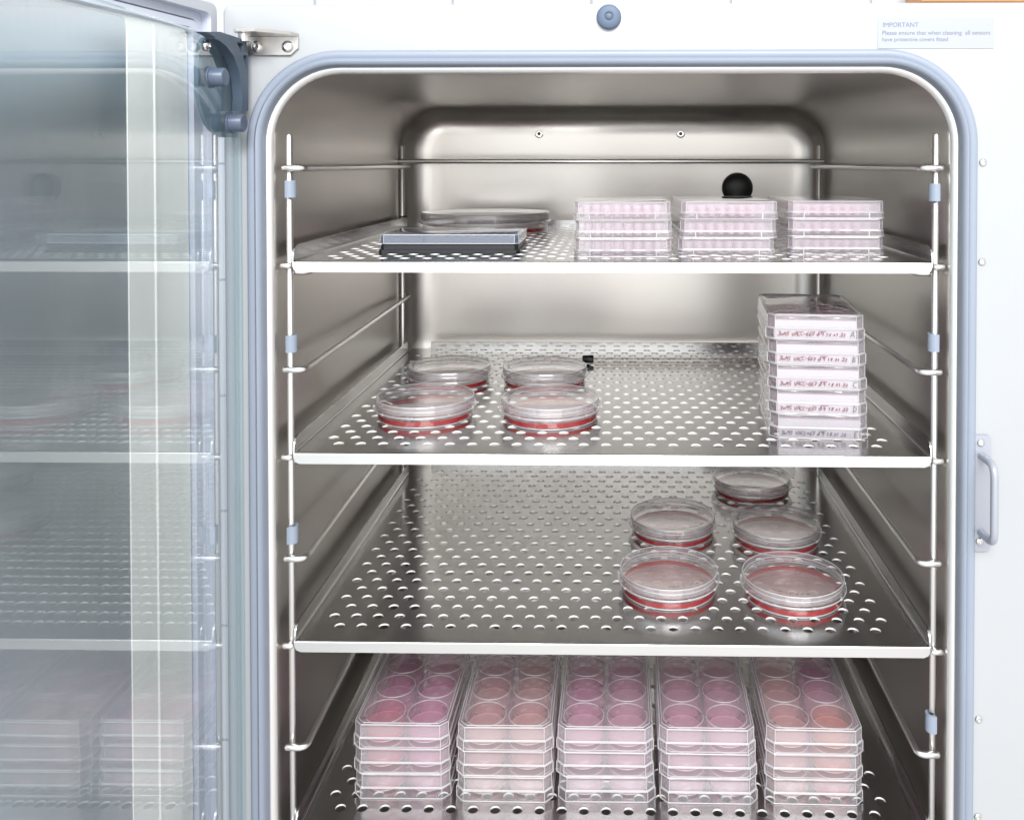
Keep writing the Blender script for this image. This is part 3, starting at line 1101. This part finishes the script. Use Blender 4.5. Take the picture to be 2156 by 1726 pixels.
def lid_marks(seed, parent, top):
    rnd = random.Random(seed)
    bm = bmesh.new()
    for i in range(2):
        for j in range(3):
            cx = (i - 0.5) * PITCHW + 0.0150
            cyy = (j - 1) * PITCHW + rnd.uniform(-0.002, 0.006)
            kind = rnd.choice(['-', 'c', 'v', '='])
            s = 0.0017
            st = {'-': [[(-1, 0), (1, 0.2)]], 'c': [[(-1, 0.8), (-0.6, -0.4), (0.4, -0.5), (1, 0.5)]], 'v': [[(-1, 0.5), (0, -0.5), (1, 0.8)]], '=': [[(-1, 0.3), (1, 0.5)], [(-1, -0.4), (0.9, -0.2)]]}[kind]
            stroke_faces(bm, st, lambda u, v: Vector((cx + u * s, cyy + v * s * 1.3, top)), lambda d: Vector((-d.y, d.x, 0)).normalized() * 0.0003)
    st = [[(-1, 0.6), (-0.9, -0.5), (0.5, -0.6), (1, 0.4), (0, 0.7)]]
    stroke_faces(bm, st, lambda u, v: Vector((-PW / 2 + 0.0075 + u * 0.002, -PL / 2 + 0.009 + v * 0.002, top)), lambda d: Vector((-d.y, d.x, 0)).normalized() * 0.0003)
    return link('handwriting', bm, INK_DARK, parent, 0)


def six_plate(loc, rz, label, group, colours, seed, marks=False):
    t = thing('six_well_plate', label, 'well plate', loc, rz, group)
    add('base', ME['base'], t)
    ld = add('lid', ME['lid'], t)
    for i in range(2):
        for j in range(3):
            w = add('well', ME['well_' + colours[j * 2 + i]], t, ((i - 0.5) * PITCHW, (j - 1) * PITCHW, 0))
            add('medium', ME['medium_' + colours[j * 2 + i]], w)
    if marks:
        lid_marks(seed, ld, 0.0207)
    return t


STK = 0.0209
Z4 = Z_SHELF[3] + 0.0002
stacks = [  # px centre, py front foot, word, colour, yaw
    (845, 1681, 'leftmost', 'magenta', 0.2),
    (1062, 1687.5, 'second from the left', 'peach', 0.0),
    (1276, 1689, 'middle', 'rose', 0.0),
    (1492.6, 1691.5, 'fourth from the left', 'rose', -0.3),
    (1718, 1694.5, 'rightmost', 'peach', -0.6)]
LEVEL = ['bottom', 'middle', 'top']
for si, (px, py, word, colr, yw) in enumerate(stacks):
    p = G(px, py, Z4)
    for k in range(3):
        cols = [colr] * 6
        extra = ''
        if si == 0:
            cols = ['coral', 'magenta'] + ['magenta'] * 4
        if si == 1:
            cols = ['peach', 'peach', 'peach', 'peach', 'rose', 'peach']
        if si == 2:
            cols = ['rose', 'rose', 'magenta', 'rose', 'rose', 'magenta']
        if si == 4:
            cols = ['peach', 'orange' if k > 0 else 'coral', 'peach', 'rose', 'peach', 'magenta']
            extra = ' with an orange well at its right front corner' if k > 0 else ''
        hue = {'magenta': 'deep pink', 'peach': 'pale peach pink', 'rose': 'rose pink'}[colr]
        jx, jy = random.uniform(-0.0010, 0.0010), random.uniform(-0.0004, 0.0014)
        tail = '%s plate in the %s stack on lowest shelf' % (LEVEL[k], word)
        label = '%s six-well %s' % (hue, tail)
        if extra:
            label = 'peach six-well plate with orange front well, %s in the %s stack' % (LEVEL[k], word)
        six_plate((p.x + jx, p.y + PL / 2 + jy, Z4 + k * STK), R(yw + random.uniform(-0.45, 0.45)), label,
                  'six-well plates stacked on the lowest shelf', cols, si * 10 + k, marks=(k == 2))

# tall stack of five on the second shelf, each with a written front edge
GLYPH = {
    '3': [[(0, 1), (0.7, 0.95), (0.3, 0.55), (0.7, 0.3), (0.3, 0), (0, 0.1)]],
    'w': [[(0, 0.6), (0.2, 0), (0.4, 0.45), (0.6, 0), (0.9, 0.7)]],
    '9': [[(0.6, 0.7), (0.3, 1), (0.05, 0.7), (0.35, 0.5), (0.6, 0.75), (0.5, 0)]],
    '5': [[(0.7, 1), (0.2, 1), (0.15, 0.55), (0.55, 0.5), (0.5, 0.1), (0.1, 0)]],
    'V': [[(0, 0.9), (0.3, 0), (0.7, 1)]],
    'A': [[(0, 0), (0.4, 1), (0.7, 0)], [(0.15, 0.35), (0.6, 0.35)]],
    'C': [[(0.6, 0.9), (0.15, 0.8), (0.05, 0.3), (0.35, 0), (0.6, 0.1)]],
    '-': [[(0.05, 0.45), (0.6, 0.5)]],
    '+': [[(0.05, 0.45), (0.75, 0.5)], [(0.4, 0.8), (0.4, 0.1)]],
    '6': [[(0.55, 1), (0.15, 0.5), (0.2, 0), (0.55, 0.1), (0.5, 0.45), (0.15, 0.4)]],
    '7': [[(0, 1), (0.65, 0.95), (0.3, 0)], [(0.15, 0.5), (0.6, 0.5)]],
    'r': [[(-0.1, 0.5), (0.1, 0), (0.35, 1.1), (1.9, 1.1)]],
    '1': [[(0.05, 0.7), (0.35, 1), (0.25, 0)]],
    '8': [[(0.55, 0.95), (0.15, 0.8), (0.5, 0.3), (0.3, 0), (0.1, 0.25), (0.6, 0.8), (0.55, 0.95)]],
    '0': [[(0.35, 0.8), (0.1, 0.4), (0.3, 0), (0.6, 0.4), (0.35, 0.8)]],
    '2': [[(0.05, 0.8), (0.4, 1), (0.5, 0.6), (0, 0.02), (0.6, 0.05)]],
    '.': [[(0.15, 0.0), (0.28, 0.05)]],
    'B': [[(0.1, 0), (0.15, 1), (0.6, 0.8), (0.2, 0.5), (0.6, 0.25), (0.1, 0)]],
    'D': [[(0.1, 0), (0.1, 1), (0.55, 0.8), (0.6, 0.25), (0.1, 0)]],
    'E': [[(0.6, 1), (0.1, 1), (0.1, 0), (0.6, 0)], [(0.1, 0.5), (0.5, 0.5)]],
}


def write_line(parent, s, x, z, y, hgt, mat, seed, name='handwriting'):
    rnd = random.Random(seed)
    bm = bmesh.new()
    for ch in s:
        if ch == ' ':
            x += hgt * 0.62
            continue
        adv = 0.72
        sc = hgt * rnd.uniform(0.85, 1.12) * (0.8 if ch in '0128.' else 1)
        if ch == '.':
            adv = 0.42
        dz = rnd.uniform(-0.07, 0.07) * hgt
        g = [[(u + 0.18 * v + rnd.uniform(-0.04, 0.04), v + rnd.uniform(-0.05, 0.05)) for u, v in st] for st in GLYPH[ch]]
        stroke_faces(bm, g, lambda u, v: Vector((x + u * sc, y, z + dz + v * sc)), lambda d: Vector((-d.z, 0, d.x)).normalized() * 0.00024)
        x += adv * hgt * (0.35 if ch == 'r' else 1) * (1.05 if ch == 'w' else 0.95)
    return link(name, bm, mat, parent, 0)


pf = G(1719, 921, Z2)
yaw5 = R(-5.0)
dirf = Vector((math.sin(R(5.0)), math.cos(R(5.0)), 0))
FACE = pbr('frosted_front', (0.80, 0.78, 0.83), 0.5, bump=0.02)
words = [('E', '3w95 VACC+67 r19 18.01.22', INK_GREY), ('D', '3w95 VACC-667 r19 18.01.22', INK_RED), ('C', '3w95 VACC-667 r19 18.01.22', INK_RED),
         ('B', '3w95 VACC-667 r19 18.01.22', INK_RED), ('A', '3w95 VACC-667 r19 18.01.22', INK_RED)]
place_w = ['lowest plate', 'second plate from below', 'middle plate', 'second plate from the top', 'uppermost plate']
for k in range(5):
    c_ = pf + dirf * (PL / 2) * 0.93
    off = [0.0014, 0.0010, 0.0002, 0.0, -0.0012][k]
    t = six_plate((c_.x + off, c_.y + 0.0006 * (k % 2), Z2 + k * STK), yaw5 + R([0.3, -0.2, 0.3, 0.0, -0.3][k]),
                  'milky plate handwritten with letter %s, %s of the tall stack' % (words[k][0], place_w[k]),
                  'plates in the tall handwritten stack', ['pale'] * 6, 70 + k, marks=(k == 4))
    for ch in t.children:
        if ch.name.startswith('base'):
            bs = ch
    write_line(bs, words[k][1], -PW / 2 + 0.0092, 0.0032, -PL / 2 - 0.0008, 0.0034, words[k][2], 30 + k)
    write_line(bs, words[k][0], PW / 2 - 0.0128, 0.0026, -PL / 2 - 0.0008, 0.0048, INK_GREY, 60 + k, 'handwritten_letter')
    bm = bmesh.new()
    box(bm, -PW / 2 + 0.0075, PW / 2 - 0.0075, -PL / 2 + 0.0016, -PL / 2 + 0.0020, 0.0004, 0.0160, 0.0001, 1)
    link('frosted_strip', bm, clear('frosted_%d' % k, tint=(0.9, 0.88, 0.92), haze=(0.92, 0.90, 0.94), haze_amt=0.62 if k else 0.40, f0=0.05, rough=0.3), bs, 0)


# 96-well plates on the top shelf
def small_wells(p, r, zb, zt):
    bm = bmesh.new()
    for i in range(8):
        for j in range(12):
            lathe(bm, [(0, zb), (r, zb), (r * 1.04, zt)], 10, center=((i - 3.5) * p, (j - 5.5) * p, 0))
    return bm


def small_media(p, r, z0, z1):
    bm = bmesh.new()
    for i in range(1, 7):
        for j in range(1, 11):
            lathe(bm, [(0, z0), (r, z0), (r, z1), (0, z1)], 10, center=((i - 3.5) * p, (j - 5.5) * p, 0))
    bm.normal_update()
    for f in bm.faces:
        f.material_index = 1 if abs(f.normal.z) < 0.5 else 0
    return bm


MPH = 0.0154


def micro_base(mi_wall=0):
    bm = bmesh.new()
    o1 = chamfer_rect(PW, PL, 0.0030)
    o2 = chamfer_rect(PW - 0.0005, PL - 0.0005, 0.0030)
    o3 = chamfer_rect(PW - 0.0040, PL - 0.0040, 0.0028)
    shell(bm, [(o1, 0.0), (o2, 0.0052), (o3, 0.0053), (o3, 0.0126)])
    bm.faces.new([bm.verts.new((x, y, 0.0126)) for x, y in o3])
    bead(bm, o1, 0.0004, 0.0004)
    bead(bm, o2, 0.0053, 0.0004)
    for x in (-0.0275, 0.0275):
        tube(bm, [(x, -PL / 2 - 0.0001, 0.0005), (x, -PL / 2 - 0.0001, 0.0053)], 0.0005, 6, mi=1)
    return bm


def micro_lid():
    bm = bmesh.new()
    o1 = chamfer_rect(PW - 0.0016, PL - 0.0016, 0.0034)
    o2 = chamfer_rect(PW - 0.0022, PL - 0.0022, 0.0034)
    o3 = chamfer_rect(PW - 0.0046, PL - 0.0046, 0.0032)
    shell(bm, [(o1, 0.0060), (o2, 0.0148), (o3, 0.0151)], 'top')
    bead(bm, o1, 0.0061, 0.00035)
    bead(bm, o2, 0.0147, 0.00045)
    vertical_ribs(bm, o2, 0.0062, 0.0146, 0.0003)
    return bm


mesh_of('micro_base', sided(micro_base()), [CLEAR, CLEAR_EDGE, MICRO_WALL])
mesh_of('micro_lid', sided(micro_lid()), [CLEAR, CLEAR_EDGE, MICRO_WALL])
mesh_of('micro_wells', small_wells(0.0086, 0.0033, 0.0022, 0.0122), [CLEAR, CLEAR_EDGE])
mesh_of('micro_media', small_media(0.0086, 0.0032, 0.0024, 0.0085), PINKS['magenta'][:2])
Z1 = Z_SHELF[0] + 0.0002
mstacks = [(1310.5, 541.6, 'left', 0.2), (1530.7, 540, 'middle', 0.3), (1763.5, 536.7, 'right', -1.2)]
for px, py, word, yw in mstacks:
    p = G(px, py, Z1)
    for k in range(3):
        t = thing('microplate', 'clear pink tinted microplate, %s one of the %s stack of three on the top shelf' % (LEVEL[k], word), 'well plate',
                  (p.x + random.uniform(-0.0007, 0.0007) + (0.0006 * k if word == 'middle' else 0), p.y + PL / 2 + random.uniform(-0.0003, 0.0006), Z1 + k * MPH), R(yw + random.uniform(-0.3, 0.3)), 'microplates stacked on the top shelf')
        add('base', ME['micro_base'], t)
        add('lid', ME['micro_lid'], t)
        w = add('well_grid', ME['micro_wells'], t)
        add('medium', ME['micro_media'], w)

# black microplate with clear lid, long side to the front
pA = G(943.5, 534, Z1)
t = thing('microplate', 'black microplate under a clear lid at the left front of the top shelf', 'well plate', (pA.x, pA.y + PW / 2, Z1), R(90.8))
bm = bmesh.new()
o1 = chamfer_rect(PW, PL, 0.0030)
o2 = chamfer_rect(PW - 0.003, PL - 0.003, 0.0030)
o3 = chamfer_rect(PW - 0.0050, PL - 0.0050, 0.0028)
shell(bm, [(o1, 0.0), (o1, 0.0030), (o2, 0.0032), (o2, 0.0072), (o3, 0.0074), (o3, 0.0132)])
hs = [[((i - 3.5) * 0.0086 + 0.0033 * math.cos(2 * math.pi * k / 10), (j - 5.5) * 0.0086 + 0.0033 * math.sin(2 * math.pi * k / 10)) for k in range(10)] for i in range(8) for j in range(12)]
es = []
for lp in (o3, *hs):
    vs = [bm.verts.new((x, y, 0.0132)) for x, y in lp]
    es += [bm.edges.new((vs[i], vs[(i + 1) % len(vs)])) for i in range(len(vs))]
bmesh.ops.triangle_fill(bm, edges=es, use_beauty=True)
for i in range(8):
    for j in range(12):
        lathe(bm, [(0.0033, 0.0132), (0.0031, 0.003), (0, 0.003)], 10, center=((i - 3.5) * 0.0086, (j - 5.5) * 0.0086, 0))
link('base', bm, BLACK, t, 35)
bm = bmesh.new()
l1 = chamfer_rect(PW - 0.0016, PL - 0.0016, 0.0034)
l2 = chamfer_rect(PW - 0.0022, PL - 0.0022, 0.0034)
l3 = chamfer_rect(PW - 0.0046, PL - 0.0046, 0.0032)
shell(bm, [(l1, 0.0084), (l2, 0.0160), (l3, 0.0166)], 'top')
bead(bm, l1, 0.0085, 0.0004)
bead(bm, l2, 0.0160, 0.0005)
vertical_ribs(bm, l2, 0.0085, 0.0160, 0.0004)
link('lid', bm, [clear('black_plate_lid', tint=(0.90, 0.93, 0.97), haze=(0.48, 0.60, 0.85), haze_amt=0.32, f0=0.09), CLEAR_EDGE], t, 35)  # bluish haze puts a reflection into the clear lid's colour

# glass tube with a black stopper lying at the back of the second shelf
pc = G(1238, 765, Z2)
tb = thing('stoppered_tube', 'thin clear tube with a black stopper lying across the back of the second shelf', 'tube', (pc.x, pc.y, Z2))
bm = bmesh.new()
tube(bm, [(0.006, 0, 0.0036), (0.10, 0, 0.0036), (0.205, 0, 0.0036)], 0.0035, 16)
link('glass_body', bm, TINTED, tb, 50)
bm = bmesh.new()
lathe(bm, [(0, -0.0065), (0.0036, -0.0065), (0.0044, -0.005), (0.0048, 0.005), (0.0042, 0.0065), (0, 0.0065)], 20, 'X', center=(0, 0, 0.0049))
link('stopper', bm, BLACK, tb, 40)
